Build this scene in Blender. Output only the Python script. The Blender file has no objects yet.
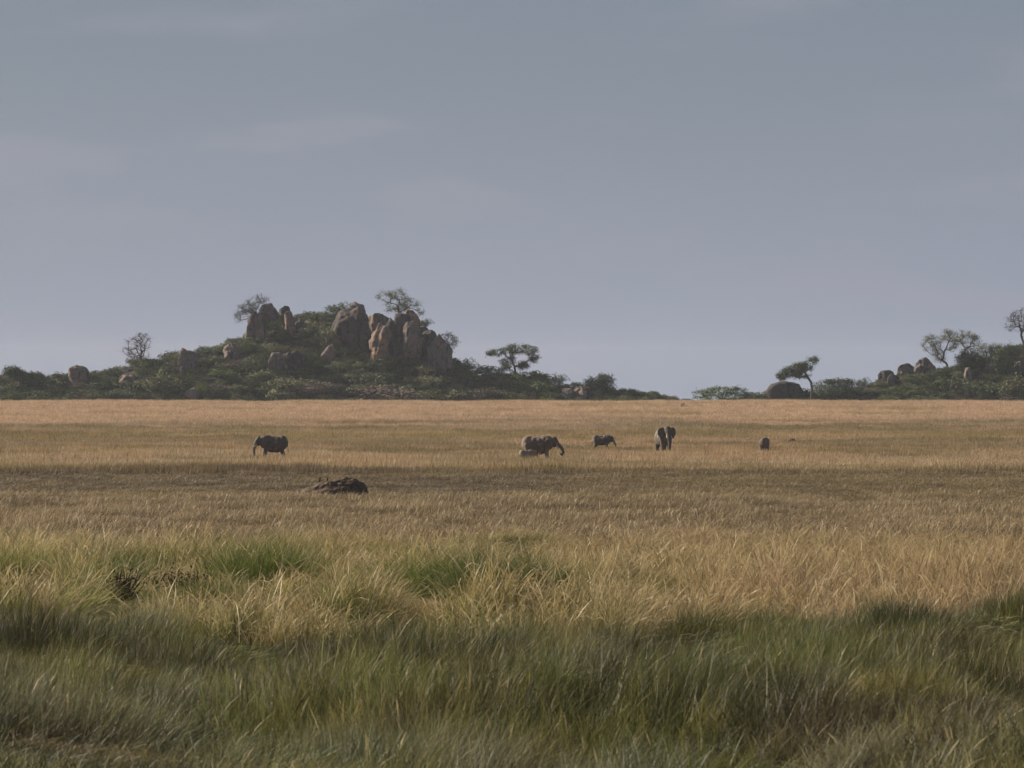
import bpy, bmesh, math, random
import numpy as np
from mathutils import Vector, noise as mnoise, Matrix

S = bpy.context.scene
COL = S.collection
F = 4300.0            # focal length in pixels at 1024 wide
CAMZ = 2.3            # eye height above the ground under the vehicle
H0 = 384.0

# ------------------------------------------------------------------ helpers
def link(o, parent=None):
    COL.objects.link(o)
    if parent: o.parent = parent
    return o

def mesh_obj(name, verts, faces, mat=None, parent=None, smooth=False):
    me = bpy.data.meshes.new(name)
    me.from_pydata([tuple(v) for v in verts], [], [tuple(f) for f in faces])
    if mat: me.materials.append(mat)
    if smooth: me.polygons.foreach_set('use_smooth', [True]*len(me.polygons))
    me.update()
    return link(bpy.data.objects.new(name, me), parent)

def tag(o, label=None, cat=None, group=None, kind=None):
    if label: o['label'] = label
    if cat: o['category'] = cat
    if group: o['group'] = group
    if kind: o['kind'] = kind
    return o

def empty(name, loc, rz=0, scale=1):
    o = bpy.data.objects.new(name, None); link(o)
    o.location = loc; o.rotation_euler = (0, 0, rz); o.scale = (scale,)*3
    o.empty_display_size = 0.2
    return o

def copy_tree(o, parent=None):
    c = o.copy(); link(c)
    if parent: c.parent = parent
    for ch in list(o.children): copy_tree(ch, c)
    return c

def hsh(ix, iy, seed):
    h = (ix.astype(np.int64)*374761393 + iy.astype(np.int64)*668265263 + seed*974711) & 0xffffffff
    h = ((h ^ (h >> 13))*1274126177) & 0xffffffff
    h = (h ^ (h >> 16)) & 0xffffffff
    return h/4294967295.0
def vnoise(x, y, seed=0):
    x = np.asarray(x, float); y = np.asarray(y, float)
    xi = np.floor(x); yi = np.floor(y); fx = x-xi; fy = y-yi
    fx = fx*fx*(3-2*fx); fy = fy*fy*(3-2*fy)
    a = hsh(xi, yi, seed); b = hsh(xi+1, yi, seed); c = hsh(xi, yi+1, seed); d = hsh(xi+1, yi+1, seed)
    return (a*(1-fx)+b*fx)*(1-fy) + (c*(1-fx)+d*fx)*fy
def fbm(x, y, seed=0, n=4):
    t = 0; a = 1; s = 0
    for i in range(n):
        t = t+a*vnoise(x*2**i+17.3*i, y*2**i-9.1*i, seed+i*31); s += a; a *= 0.5
    return t/s                                  # 0..1, mean .5
def sstep(a, b, x): 
    t = np.clip((x-a)/(b-a), 0, 1); return t*t*(3-2*t)

# ------------------------------------------------------------------ terrain
PD = np.array([-400,-20,  0, 28, 45, 60, 72,  90, 110, 160, 250, 340, 430, 520, 700, 850, 930, 1000,1050,1200,2000,3000,4200], float)
PP = np.array([2.9, 2.3, 2.3, 2.55, 3.2, 3.68, 3.95, 4.25, 4.55, 5.45, 6.6, 7.25, 7.62, 7.75, 7.5, 6.2, 5.0, 3.88, 4.4, 7.0, 20, 36, 60], float)
def depth(D):
    D = np.asarray(D, float)
    # Catmull-like smoothing: average of piecewise linear at offsets
    w = 0.06*np.abs(D)+1
    return (np.interp(D-w, PD, PP)+2*np.interp(D, PD, PP)+np.interp(D+w, PD, PP))/4
def bumps(x, D):
    near = sstep(20, 30, D)*(1-sstep(110, 170, D))
    b = near*((fbm(x/2.4, D/5, 5, 3)-.5)*1.25+(fbm(x/.9, D/1.3, 8, 2)-.5)*.16)
    b = b+(fbm(x/30, D/45, 21, 3)-.5)*0.5*sstep(150, 300, D)*(1-sstep(880, 960, D))
    b = b+(fbm(x/60, 3.3, 23, 2)-.5)*0.35*sstep(900, 990, D)
    return b
def gz(x, D):
    return CAMZ-depth(D)+bumps(x, D)
def row(D): return H0+F*depth(D)/np.maximum(D, 1)
_Dt = np.linspace(27, 1000, 6000); _Rt = row(_Dt)
def D_of_row(r): return float(np.interp(-r, -_Rt, _Dt))
def X(px, D): return (px-512)/F*D
def Zr(py, D): return CAMZ+(H0-py)/F*D

# ------------------------------------------------------------------ grass colours (tones keyed to distance, blended from zone to zone)
C_ = lambda *a: np.array(a, float)
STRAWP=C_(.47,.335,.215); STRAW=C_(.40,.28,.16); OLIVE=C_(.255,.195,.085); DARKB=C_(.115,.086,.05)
BROWN=C_(.215,.16,.092); YEL=C_(.33,.27,.105); GREEN=C_(.12,.135,.04); SEDGE=C_(.072,.074,.03)
BLUEG=C_(.165,.178,.105); DKSEDGE=C_(.030,.034,.016); TAN=C_(.325,.25,.15); PINKT=C_(.36,.25,.165)
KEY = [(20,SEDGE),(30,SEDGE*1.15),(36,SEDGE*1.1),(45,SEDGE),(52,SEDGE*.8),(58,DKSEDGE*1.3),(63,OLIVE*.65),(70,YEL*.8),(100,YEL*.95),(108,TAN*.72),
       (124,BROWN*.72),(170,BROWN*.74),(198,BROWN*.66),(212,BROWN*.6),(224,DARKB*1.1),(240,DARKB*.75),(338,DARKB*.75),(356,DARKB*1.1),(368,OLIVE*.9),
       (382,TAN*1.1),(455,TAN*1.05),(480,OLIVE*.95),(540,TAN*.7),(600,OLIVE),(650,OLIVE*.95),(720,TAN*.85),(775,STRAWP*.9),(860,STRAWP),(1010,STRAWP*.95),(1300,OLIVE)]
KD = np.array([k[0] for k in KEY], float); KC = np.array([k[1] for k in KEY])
def border(x, D): return (fbm(x/1.5, D/10, 90, 3)-.5)*20
def gcol(x, D):
    x = np.asarray(x, float); D = np.asarray(D, float)
    D = D+border(x, D)*sstep(40, 50, D)*(1-sstep(75, 90, D))
    wn = fbm(x/28, D/40, 41, 3)-.5
    wn2 = fbm(x/5, D/10, 42, 3)-.5
    far = sstep(110, 260, D)
    Dw = D*(1+wn*(0.04*(1-far)+0.03*far+far*(.05+.17*sstep(560,700,D)))+wn2*(.06-.02*far))
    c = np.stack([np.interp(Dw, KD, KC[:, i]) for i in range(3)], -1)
    def mix(c, t, k): return c*(1-k[..., None])+t*k[..., None]
    # far: olive / straw streaks
    s1 = sstep(.50, .64, fbm(x/22, D/26, 51, 4)); s2 = sstep(.54, .68, fbm(x/14, D/20, 52, 4))
    farz = sstep(330, 430, D)*(1-sstep(760, 800, D))
    c = mix(c, OLIVE*.72, s1*farz*.8); c = mix(c, STRAW*.95, s2*farz*.75)
    s3 = sstep(.55, .72, fbm(x/26, D/18, 53, 3)); c = mix(c, OLIVE*1.2, s3*sstep(760, 820, D)*.6)
    midz = sstep(115, 150, D)*(1-sstep(250, 270, D))
    m1 = sstep(.48, .66, fbm(x/5, D/12, 54, 4)); m2 = sstep(.52, .7, fbm(x/4, D/9, 55, 4))
    c = mix(c, TAN*.95, m1*midz*.8); c = mix(c, DARKB*1.4, m2*midz*.8)
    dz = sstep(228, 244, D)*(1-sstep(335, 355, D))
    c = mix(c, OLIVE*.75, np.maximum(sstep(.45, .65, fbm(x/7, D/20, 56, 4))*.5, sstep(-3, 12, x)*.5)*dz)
    # tall grass band
    tz = sstep(59, 64, D)*(1-sstep(104, 116, D))
    left = 1-sstep(-1.5, 2.5, x)
    g1 = sstep(.42, .56, fbm(x/1.3, D/5, 57, 3)); c = mix(c, GREEN*1.5, g1*tz*(.3+.6*left))
    g2 = sstep(.5, .66, fbm(x/1.3, D/4, 58, 3)); c = mix(c, TAN*1.05, g2*tz*(.55-.3*left))
    g3 = sstep(.56, .7, fbm(x/.9, D/2.5, 60, 3)); c = mix(c, DARKB*1.1, g3*tz*.55)
    c = mix(c, PINKT*.9, tz*(1-sstep(74, 88, D))*sstep(.8, 2.6, x)*.85)
    # near sedge
    nz = 1-sstep(56, 62, D)
    n1 = sstep(.50, .66, fbm(x/1.5, D/4.5, 61, 3)); c = mix(c, DKSEDGE, n1*nz*.85)
    n2 = sstep(.50, .66, fbm(x/1.2, D/4, 62, 3)); c = mix(c, BLUEG*.95, n2*nz*.6)
    n4 = sstep(.52, .68, fbm(x/1.0, D/3, 64, 3)); c = mix(c, OLIVE*.7, n4*nz*.6)
    n3 = sstep(.6, .7, fbm(x/1.1, D/2.6, 63, 3)); c = mix(c, TAN*.95, n3*nz*(1-sstep(31, 34, D))*.7)
    n5 = sstep(.68, .76, fbm(x/.8, D/2, 65, 3)); c = mix(c, TAN*.8, n5*nz*.5)
    return c

def clumps(x, D, sp, seed, dens=.8):
    """tussocks on a jittered grid: returns dome height 0..1, outward direction and a random number of the clump each point belongs to"""
    best = np.zeros_like(x); ux = np.zeros_like(x); uy = np.zeros_like(x); rid = np.full_like(x, .5)
    gx = np.floor(x/sp); gy = np.floor(D/sp)
    for i in (-1, 0, 1):
        for j in (-1, 0, 1):
            cx_, cy_ = gx+i, gy+j
            a, b, c_, e, f = (hsh(cx_, cy_, seed+k*13) for k in range(5))
            px_ = (cx_+.1+.8*a)*sp; py_ = (cy_+.1+.8*b)*sp
            rad = sp*(.38+.5*c_); H = np.where(e < dens, .35+.65*hsh(cx_, cy_, seed+91), .0)
            d = np.hypot(x-px_, (D-py_)); h = H*np.clip(1-(d/rad)**2, 0, 1)**.7
            m = h > best
            best = np.where(m, h, best); ux = np.where(m, (x-px_)/rad, ux); uy = np.where(m, (D-py_)/rad, uy); rid = np.where(m, f, rid)
    return best, ux, uy, rid

# ------------------------------------------------------------------ materials
def new_mat(name):
    m = bpy.data.materials.new(name); m.use_nodes = True
    nt = m.node_tree; nt.nodes.clear()
    return m, nt, nt.nodes, nt.links
def N(nt, t, **kw):
    n = nt.nodes.new(t)
    for k, v in kw.items():
        if k in n.inputs: n.inputs[k].default_value = v
        else: setattr(n, k, v)
    return n
def mixrgb(nt, fac, a, b, blend='MIX'):
    n = nt.nodes.new('ShaderNodeMix'); n.data_type = 'RGBA'; n.blend_type = blend
    for idx, v in ((0, fac), (6, a), (7, b)):
        if hasattr(v, 'is_linked') or isinstance(v, bpy.types.NodeSocket): nt.links.new(v, n.inputs[idx])
        else: n.inputs[idx].default_value = v if idx == 0 else (*v[:3], 1)
    return n.outputs[2]
def ramp(nt, src, a, b):
    n = nt.nodes.new('ShaderNodeMapRange'); n.interpolation_type = 'SMOOTHSTEP'
    n.inputs[1].default_value = a; n.inputs[2].default_value = b
    nt.links.new(src, n.inputs[0]); return n.outputs[0]
def noise_tex(nt, scale, vec=None, detail=5, rough=.55, stretch=None, obj=False):
    tc = nt.nodes.new('ShaderNodeNewGeometry')
    src = tc.outputs['Position']
    if obj:
        t2 = nt.nodes.new('ShaderNodeTexCoord'); src = t2.outputs['Object']
    if stretch:
        m = nt.nodes.new('ShaderNodeMapping'); m.inputs['Scale'].default_value = stretch
        nt.links.new(src, m.inputs[0]); src = m.outputs[0]
    n = nt.nodes.new('ShaderNodeTexNoise'); n.inputs['Scale'].default_value = scale
    n.inputs['Detail'].default_value = detail; n.inputs['Roughness'].default_value = rough
    nt.links.new(src, n.inputs['Vector']); return n.outputs['Fac']

def grass_material(name):
    m, nt, nd, lk = new_mat(name)
    out = N(nt, 'ShaderNodeOutputMaterial')
    a = N(nt, 'ShaderNodeAttribute', attribute_type='INSTANCER', attribute_name='col')
    b = N(nt, 'ShaderNodeAttribute', attribute_type='GEOMETRY', attribute_name='bv')      # per blade variation
    sep = N(nt, 'ShaderNodeSeparateXYZ'); lk.new(b.outputs['Vector'], sep.inputs[0])
    hsv = N(nt, 'ShaderNodeHueSaturation', Saturation=1.04); lk.new(a.outputs['Color'], hsv.inputs['Color'])
    mr = N(nt, 'ShaderNodeMapRange'); mr.inputs[3].default_value = .38; mr.inputs[4].default_value = 1.65
    lk.new(sep.outputs[0], mr.inputs[0]); lk.new(mr.outputs[0], hsv.inputs['Value'])
    mh = N(nt, 'ShaderNodeMapRange'); mh.inputs[3].default_value = .482; mh.inputs[4].default_value = .515
    lk.new(sep.outputs[1], mh.inputs[0]); lk.new(mh.outputs[0], hsv.inputs['Hue'])
    colr = mixrgb(nt, sep.outputs[2], hsv.outputs[0], (.46, .36, .20))
    d = N(nt, 'ShaderNodeBsdfPrincipled', Roughness=.55); d.inputs['Specular IOR Level'].default_value = .25
    t = N(nt, 'ShaderNodeBsdfTranslucent')
    lk.new(colr, d.inputs['Base Color']); lk.new(colr, t.inputs['Color'])
    mx = N(nt, 'ShaderNodeMixShader'); mx.inputs[0].default_value = .32
    lk.new(d.outputs[0], mx.inputs[1]); lk.new(t.outputs[0], mx.inputs[2]); lk.new(mx.outputs[0], out.inputs[0])
    return m

def simple_mat(name, c1, c2, scale, rough=.9, thr=(.4, .6), bump=0, stretch=None, obj=False, translucent=0, c3=None, s3=None):
    m, nt, nd, lk = new_mat(name)
    out = N(nt, 'ShaderNodeOutputMaterial'); d = N(nt, 'ShaderNodeBsdfPrincipled', Roughness=rough)
    d.inputs['Specular IOR Level'].default_value = .2
    nz = noise_tex(nt, scale, stretch=stretch, obj=obj)
    c = mixrgb(nt, ramp(nt, nz, *thr), c1, c2)
    if c3 is not None:
        c = mixrgb(nt, ramp(nt, noise_tex(nt, s3, detail=3), .45, .62), c, c3)
    lk.new(c, d.inputs['Base Color'])
    if bump:
        bn = N(nt, 'ShaderNodeBump', Strength=.8, Distance=bump)
        lk.new(noise_tex(nt, scale*3, obj=obj), bn.inputs['Height']); lk.new(bn.outputs[0], d.inputs['Normal'])
    sh = d.outputs[0]
    if translucent:
        t = N(nt, 'ShaderNodeBsdfTranslucent'); lk.new(c, t.inputs['Color'])
        mx = N(nt, 'ShaderNodeMixShader'); mx.inputs[0].default_value = translucent
        lk.new(sh, mx.inputs[1]); lk.new(t.outputs[0], mx.inputs[2]); sh = mx.outputs[0]
    lk.new(sh, out.inputs[0])
    return m

def rock_mat(name, base, warm, dark, warmth=.5):
    m, nt, nd, lk = new_mat(name)
    out = N(nt, 'ShaderNodeOutputMaterial'); d = N(nt, 'ShaderNodeBsdfPrincipled', Roughness=.92)
    d.inputs['Specular IOR Level'].default_value = .15
    c = mixrgb(nt, ramp(nt, noise_tex(nt, .22, detail=4), .62-warmth*.3, .75-warmth*.3), base, warm)
    c = mixrgb(nt, ramp(nt, noise_tex(nt, .9, detail=6, rough=.65), .50, .68), c, [v*.55 for v in base])
    streak = ramp(nt, noise_tex(nt, .55, detail=5, rough=.6, stretch=(1, 1, .16)), .50, .62)
    c = mixrgb(nt, streak, c, dark)
    c = mixrgb(nt, ramp(nt, noise_tex(nt, 1.6, detail=6), .62, .70), c, [min(1, v*1.35) for v in base])
    lk.new(c, d.inputs['Base Color'])
    bn = N(nt, 'ShaderNodeBump', Strength=1, Distance=.22)
    lk.new(noise_tex(nt, .8, detail=8, rough=.62), bn.inputs['Height']); lk.new(bn.outputs[0], d.inputs['Normal'])
    lk.new(d.outputs[0], out.inputs[0]); return m

M_GRASS = grass_material('grass_blades')
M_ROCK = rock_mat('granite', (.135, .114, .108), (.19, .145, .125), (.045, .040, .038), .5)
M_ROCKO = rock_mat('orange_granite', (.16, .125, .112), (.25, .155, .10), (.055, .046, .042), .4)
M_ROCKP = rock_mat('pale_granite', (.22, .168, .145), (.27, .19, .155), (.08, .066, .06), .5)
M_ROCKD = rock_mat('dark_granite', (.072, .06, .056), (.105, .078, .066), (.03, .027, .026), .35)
M_HILL = simple_mat('hill_ground', (.045, .052, .026), (.11, .085, .05), .18, thr=(.45, .6), bump=.3, c3=(.03, .04, .018), s3=.07)
M_BARK = simple_mat('bark', (.10, .085, .07), (.055, .045, .038), 2.0, stretch=(1, 1, .3))
LEAVES = {
 'dark': simple_mat('leaves_dark_green', (.040, .058, .020), (.090, .115, .038), .5, translucent=.15, rough=.7),
 'green': simple_mat('leaves_green', (.085, .12, .03), (.13, .165, .045), .5, translucent=.2, rough=.7),
 'olive': simple_mat('leaves_olive', (.09, .105, .042), (.17, .165, .07), .5, translucent=.15, rough=.7),
 'brown': simple_mat('leaves_brown', (.16, .12, .088), (.11, .09, .068), .5, translucent=.1, rough=.8),
 'twig': simple_mat('leaves_sparse_grey', (.085, .078, .062), (.055, .052, .042), .8, rough=.8),
}

# ------------------------------------------------------------------ ground sheet
def build_ground():
    Ds = np.concatenate([np.linspace(-400, 16, 14), np.arange(18, 125, .55), np.geomspace(125, 1000, 200), np.linspace(1006, 1300, 40), np.linspace(1350, 4200, 30)])
    us = np.concatenate([np.linspace(-1, -.13, 22), np.linspace(-.125, .125, 120), np.linspace(.13, 1, 22)])
    V = []; 
    for D in Ds:
        w = max(D, 60)*1.0
        x = us*np.where(np.abs(us) > .13, 1, 1)*w
        x = np.where(np.abs(us) > .9, np.sign(us)*np.maximum(np.abs(x), 1500*(np.abs(us)-.9)*10+np.abs(x)), x)
        V.append(np.stack([x, np.full_like(x, D), gz(x, D)], -1))
    V = np.array(V); nD, nu = V.shape[:2]
    vv = V.reshape(-1, 3)
    idx = np.arange(nD*nu).reshape(nD, nu)
    q = np.stack([idx[:-1, :-1], idx[:-1, 1:], idx[1:, 1:], idx[1:, :-1]], -1).reshape(-1, 4)
    me = bpy.data.meshes.new('plain'); me.from_pydata(vv.tolist(), [], q.tolist())
    me.polygons.foreach_set('use_smooth', [True]*len(me.polygons))
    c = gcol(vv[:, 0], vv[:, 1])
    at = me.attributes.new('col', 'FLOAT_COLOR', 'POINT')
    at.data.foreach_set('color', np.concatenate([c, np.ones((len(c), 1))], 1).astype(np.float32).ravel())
    m, nt, nd, lk = new_mat('thatch_and_soil')
    out = N(nt, 'ShaderNodeOutputMaterial'); d = N(nt, 'ShaderNodeBsdfPrincipled', Roughness=.95)
    d.inputs['Specular IOR Level'].default_value = .1
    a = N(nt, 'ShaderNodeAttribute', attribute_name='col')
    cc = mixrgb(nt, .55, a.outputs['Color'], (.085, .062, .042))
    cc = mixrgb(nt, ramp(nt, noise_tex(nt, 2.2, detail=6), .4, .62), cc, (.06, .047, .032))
    lk.new(cc, d.inputs['Base Color'])
    bn = N(nt, 'ShaderNodeBump', Strength=1, Distance=.15)
    lk.new(noise_tex(nt, 3, detail=5), bn.inputs['Height']); lk.new(bn.outputs[0], d.inputs['Normal'])
    lk.new(d.outputs[0], out.inputs[0]); me.materials.append(m)
    o = link(bpy.data.objects.new('plain', me)); tag(o, 'flat brown savanna plain under the grass', None, None, 'structure')
build_ground()

# ------------------------------------------------------------------ grass tufts
def tuft(rng, n, radius, h, width, lean, curl, seg=3, head=0.0, spread=.35, wide_x=1.0):
    """blades of one tuft, leaning with the wind towards +X"""
    V = []; Fq = []; A = []
    for i in range(n):
        r = radius*math.sqrt(rng.random()); a = rng.uniform(0, 6.283)
        bx, by = r*math.cos(a)*wide_x, r*math.sin(a)
        hh = h*rng.uniform(.45, 1.0); w = width*rng.uniform(.6, 1.2)
        dx = lean*rng.uniform(.2, 1.5)+rng.gauss(0, spread); dy = rng.gauss(0, spread)
        cu = curl*rng.uniform(.2, 1.6)
        fa = rng.uniform(-.9, .9); wx, wy = math.cos(fa)*w/2, math.sin(fa)*w/2
        bvx, bvy = rng.random(), rng.random(); hd = 1 if rng.random() < head else 0
        base = len(V)
        px, py, pz = bx, by, -.04; ang = 0
        L = hh/seg
        th = math.atan(math.hypot(dx, dy)); ph = math.atan2(dy, dx)
        for s in range(seg+1):
            t = s/seg
            ww = (1-t*.85) if not hd else (1.0-.5*t)
            if s == seg and not hd:
                V.append((px, py, pz)); A.append((bvx, bvy, .05))
            else:
                if hd and s == seg: ww = 1.5
                V.append((px-wx*ww, py-wy*ww, pz)); V.append((px+wx*ww, py+wy*ww, pz))
                A += [(bvx, bvy, .75*hd*(t > .7)+.03*t)]*2
            th2 = min(th+cu*t*t*1.6, 2.3)
            px += L*math.sin(th2)*math.cos(ph); py += L*math.sin(th2)*math.sin(ph); pz += L*math.cos(th2)
        for s in range(seg):
            b = base+2*s
            if s == seg-1 and not hd: Fq.append((b, b+1, b+2))
            else: Fq.append((b, b+1, b+3, b+2))
        if hd:      # seed head: little spindle continuing the stalk
            b = base+2*seg; V.append((px, py, pz)); A.append((bvx, bvy, .8)); Fq.append((b, b+1, len(V)-1))
    return V, Fq, A

def gn_group(nvar):
    ng = bpy.data.node_groups.new('scatter_%d' % nvar, 'GeometryNodeTree')
    ng.interface.new_socket('Geometry', in_out='INPUT', socket_type='NodeSocketGeometry')
    ng.interface.new_socket('Geometry', in_out='OUTPUT', socket_type='NodeSocketGeometry')
    n = ng.nodes; l = ng.links
    gi = n.new('NodeGroupInput'); go = n.new('NodeGroupOutput')
    def attr(name, t):
        a = n.new('GeometryNodeInputNamedAttribute'); a.data_type = t; a.inputs[0].default_value = name; return a.outputs[0]
    kind = attr('kindv', 'INT')
    def sep(v):
        c = n.new('FunctionNodeCompare'); c.data_type = 'INT'; c.operation = 'EQUAL'
        l.new(kind, c.inputs[2]); c.inputs[3].default_value = v
        s = n.new('GeometryNodeSeparateGeometry'); s.domain = 'POINT'
        l.new(gi.outputs[0], s.inputs[0]); l.new(c.outputs[0], s.inputs[1]); return s.outputs[0]
    j = n.new('GeometryNodeJoinGeometry')
    for v in range(nvar, 0, -1):
        g = n.new('GeometryNodeGeometryToInstance'); l.new(sep(v), g.inputs[0]); l.new(g.outputs[0], j.inputs[0])
    ip = n.new('GeometryNodeInstanceOnPoints')
    l.new(sep(0), ip.inputs['Points']); l.new(j.outputs[0], ip.inputs['Instance'])
    ip.inputs['Pick Instance'].default_value = True
    l.new(attr('vidx', 'INT'), ip.inputs['Instance Index'])
    l.new(attr('rot', 'FLOAT_VECTOR'), ip.inputs['Rotation']); l.new(attr('scl', 'FLOAT_VECTOR'), ip.inputs['Scale'])
    l.new(ip.outputs[0], go.inputs[0])
    return ng
_gn = {}
def scatter(name, label, variants, P, rot, scl, col, vidx, mats, cat=None):
    """ONE stuff object: its mesh holds the tuft variants and one point per tuft; geometry nodes put tufts on points"""
    nv = len(variants); V = []; Fq = []; A = []; K = []; MI = []
    for k, var in enumerate(variants):
        v, f, a = var[:3]; mi = var[3] if len(var) > 3 else [0]*len(f)
        b = len(V); V += list(v); Fq += [tuple(i+b for i in ff) for ff in f]; A += list(a); K += [k+1]*len(v); MI += list(mi)
    nb = len(V); n = len(P)
    V = V+[tuple(p) for p in P.tolist()]
    me = bpy.data.meshes.new(name); me.from_pydata(V, [], Fq)
    for m in mats: me.materials.append(m)
    me.polygons.foreach_set('material_index', MI)
    def put(nm, t, key, data):
        a = me.attributes.new(nm, t, 'POINT'); a.data.foreach_set(key, np.ascontiguousarray(data).ravel())
    put('kindv', 'INT', 'value', np.concatenate([np.array(K, np.int32), np.zeros(n, np.int32)]))
    put('vidx', 'INT', 'value', np.concatenate([np.zeros(nb, np.int32), vidx.astype(np.int32)]))
    z3 = np.zeros((nb, 3))
    put('rot', 'FLOAT_VECTOR', 'vector', np.concatenate([z3, rot]).astype(np.float32))
    put('scl', 'FLOAT_VECTOR', 'vector', np.concatenate([z3, scl]).astype(np.float32))
    put('bv', 'FLOAT_VECTOR', 'vector', np.concatenate([np.array(A, float), np.zeros((n, 3))]).astype(np.float32))
    put('col', 'FLOAT_VECTOR', 'vector', np.concatenate([z3, col]).astype(np.float32))
    o = link(bpy.data.objects.new(name, me))
    if nv not in _gn: _gn[nv] = gn_group(nv)
    md = o.modifiers.new('scatter', 'NODES'); md.node_group = _gn[nv]
    tag(o, label, cat, None, 'stuff'); return o

def sample_wedge(rs, D0, D1, dens, margin=2.0):
    """random points in the strip of plain seen by the lens, plus a margin on both sides; dens(D) per square metre"""
    out = []
    edges = np.linspace(D0, D1, 60) if D1/D0 < 3 else np.geomspace(D0, D1, 90)
    for a, b in zip(edges[:-1], edges[1:]):
        m = (a+b)/2; hw = m*0.1195*1.03+margin
        n = rs.poisson(2*hw*(b-a)*dens(m))
        out.append(np.stack([rs.uniform(-hw, hw, n), rs.uniform(a, b, n)], -1))
    return np.concatenate(out)

SHORT = []; TRAMPLED = []
AVOID = []    # (x, D, r) footprints where no grass grows (mound etc.)
def build_grass():
    rs = np.random.RandomState(7); R = random.Random(11)
    # ---- near sedge
    var = [tuft(R, 78, .24, .54, .0085, .22, .5, 4, 0.02, .3) for _ in range(4)]+[tuft(R, 74, .26, .48, .008, .6, 1.1, 4, 0.0) for _ in range(2)]
    P = sample_wedge(rs, 25, 74, lambda D: 22)
    P = P[P[:, 1]+border(P[:, 0], P[:, 1]) < 61]; x, D = P.T; 
    hN = fbm(x/1.5, D/3.0, 71, 3); cb, cux, cuy, cr = clumps(x, D, 2.1, 301); c2, _a, _b, r2 = clumps(x, D, .75, 351, .9); cb = cb*.95+c2*.18; cr = np.where((hsh(np.floor(x*2), np.floor(D*1.3), 5) < .45)&(c2 > 0), r2, cr); keep = rs.rand(len(x)) < .28+1.0*sstep(.05, .4, cb)+.4*sstep(.5, .65, hN)+.5*(D < 33); x, D, hN, cb, cux, cuy, cr = (q[keep] for q in (x, D, hN, cb, cux, cuy, cr))
    nn = len(x); h = .16+.2*sstep(.36, .66, hN)+1.5*cb+rs.uniform(-.08, .12, nn); h *= 1-.25*(1-sstep(28, 33, D))
    lod = sstep(.60, .68, fbm(x/1.7, D/3.5, 72, 2))
    tilt = .02+.25*(fbm(x/1.2, D/2.2, 73, 2)-.4)+lod*.75
    rot = np.stack([rs.normal(0, .12, nn)+(fbm(x/1.5, D/2, 74, 2)-.5)*.4-cuy*.5, tilt+cux*.5, rs.uniform(-.8, .8, nn)], -1)
    scl = np.stack([np.ones(nn)]*2+[h], -1)*rs.uniform(.85, 1.15, (nn, 1))
    c = gcol(x, D)
    CC = np.array([SEDGE*.9, C_(.165, .178, .046), BLUEG*1.0, C_(.068, .085, .028), C_(.24, .21, .07), DKSEDGE*.8, DKSEDGE*1.3, C_(.125, .14, .038)])
    c = c*(1-.7*sstep(0, .25, cb)[:, None])+CC[np.where(rs.rand(nn) < .25, rs.randint(0, 8, nn), (cr*7.99).astype(int))]*(.7*sstep(0, .25, cb))[:, None]
    c = c*rs.uniform(.75, 1.25, (nn, 1))
    vi = np.where(lod > .4, rs.randint(4, 6, nn), rs.randint(0, 6, nn))
    scatter('sedge', 'long blue green sedge leaning with the wind in the foreground', var, np.stack([x, D, gz(x, D)], -1), rot, scl, c, vi, [M_GRASS])
    # ---- tall grass band
    var = [tuft(R, 56, .24, .80, .0105, .1, .5, 4, .2, .36) for _ in range(4)]+[tuft(R, 36, .3, .95, .011, .2, 1.0, 5, .3, .42) for _ in range(2)]
    P = sample_wedge(rs, 50, 124, lambda D: 12)
    P = P[P[:, 1]+border(P[:, 0], P[:, 1])*(P[:, 1] < 80) > 60]; x, D = P.T
    hN = fbm(x/1.0, D/2.2, 75, 3); edge = 1-sstep(88, 112, D); cb, cux, cuy, cr = clumps(x, D, 2.1, 401, .75); c2, _a, _b, r2 = clumps(x, D, .8, 451, .9); cb = cb*.8+c2*.3; cr = np.where((c2 > .25)&(r2 > .5), r2*2-1, cr)
    keep = rs.rand(len(x)) < .22+1.0*sstep(0, .25, cb)+.35*sstep(.5, .62, hN); x, D, hN, edge, cb, cux, cuy, cr = (q[keep] for q in (x, D, hN, edge, cb, cux, cuy, cr)); nn = len(x)
    h = (.20+.22*sstep(.36, .64, hN)+1.3*cb)*(.5+.5*edge)*rs.uniform(.8, 1.15, nn)
    rot = np.stack([rs.normal(0, .15, nn)-cuy*.3, rs.normal(.05, .17, nn)+cux*.3, rs.uniform(-1., 1., nn)], -1)
    for sx, sD, sr in SHORT: h = h*(1-.72*np.exp(-(((x-sx)/(sr*1.2))**2+((D-sD+2+sr*2)/(2+sr*4))**2)**2))
    scl = np.stack([rs.uniform(.9, 1.2, nn)]*2+[h], -1)
    c = gcol(x, D); lf = 1-sstep(-1., 4.5, x)
    CC = np.array([GREEN*1.2, YEL*1.1, C_(.16, .19, .045), YEL*1.25, GREEN*1.9, YEL*.75, C_(.19, .21, .05), C_(.23, .245, .06)]); CR = np.array([YEL*1.1, STRAW, TAN, YEL*.9, OLIVE*1.1, STRAW*.9, TAN*1.1, OLIVE])
    ci = (cr*7.99).astype(int); cc_ = CC[ci]*lf[:, None]+CR[ci]*(1-lf)[:, None]; wgt = (.62*sstep(0, .25, cb))[:, None]
    c = (c*(1-wgt)+cc_*wgt)*rs.uniform(.75, 1.25, (nn, 1))
    scatter('tall_grass', 'tall yellow green grass with pale seed heads behind the sedge', var, np.stack([x, D, gz(x, D)], -1), rot, scl, c, rs.randint(0, 6, nn), [M_GRASS])
    # ---- meadow, middle distance
    var = [tuft(R, 46, .5, .42, .014, .25, .5, 2, .1, .35) for _ in range(5)]+[tuft(R, 22, .3, .75, .014, .35, .7, 3, .5, .3)]
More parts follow.
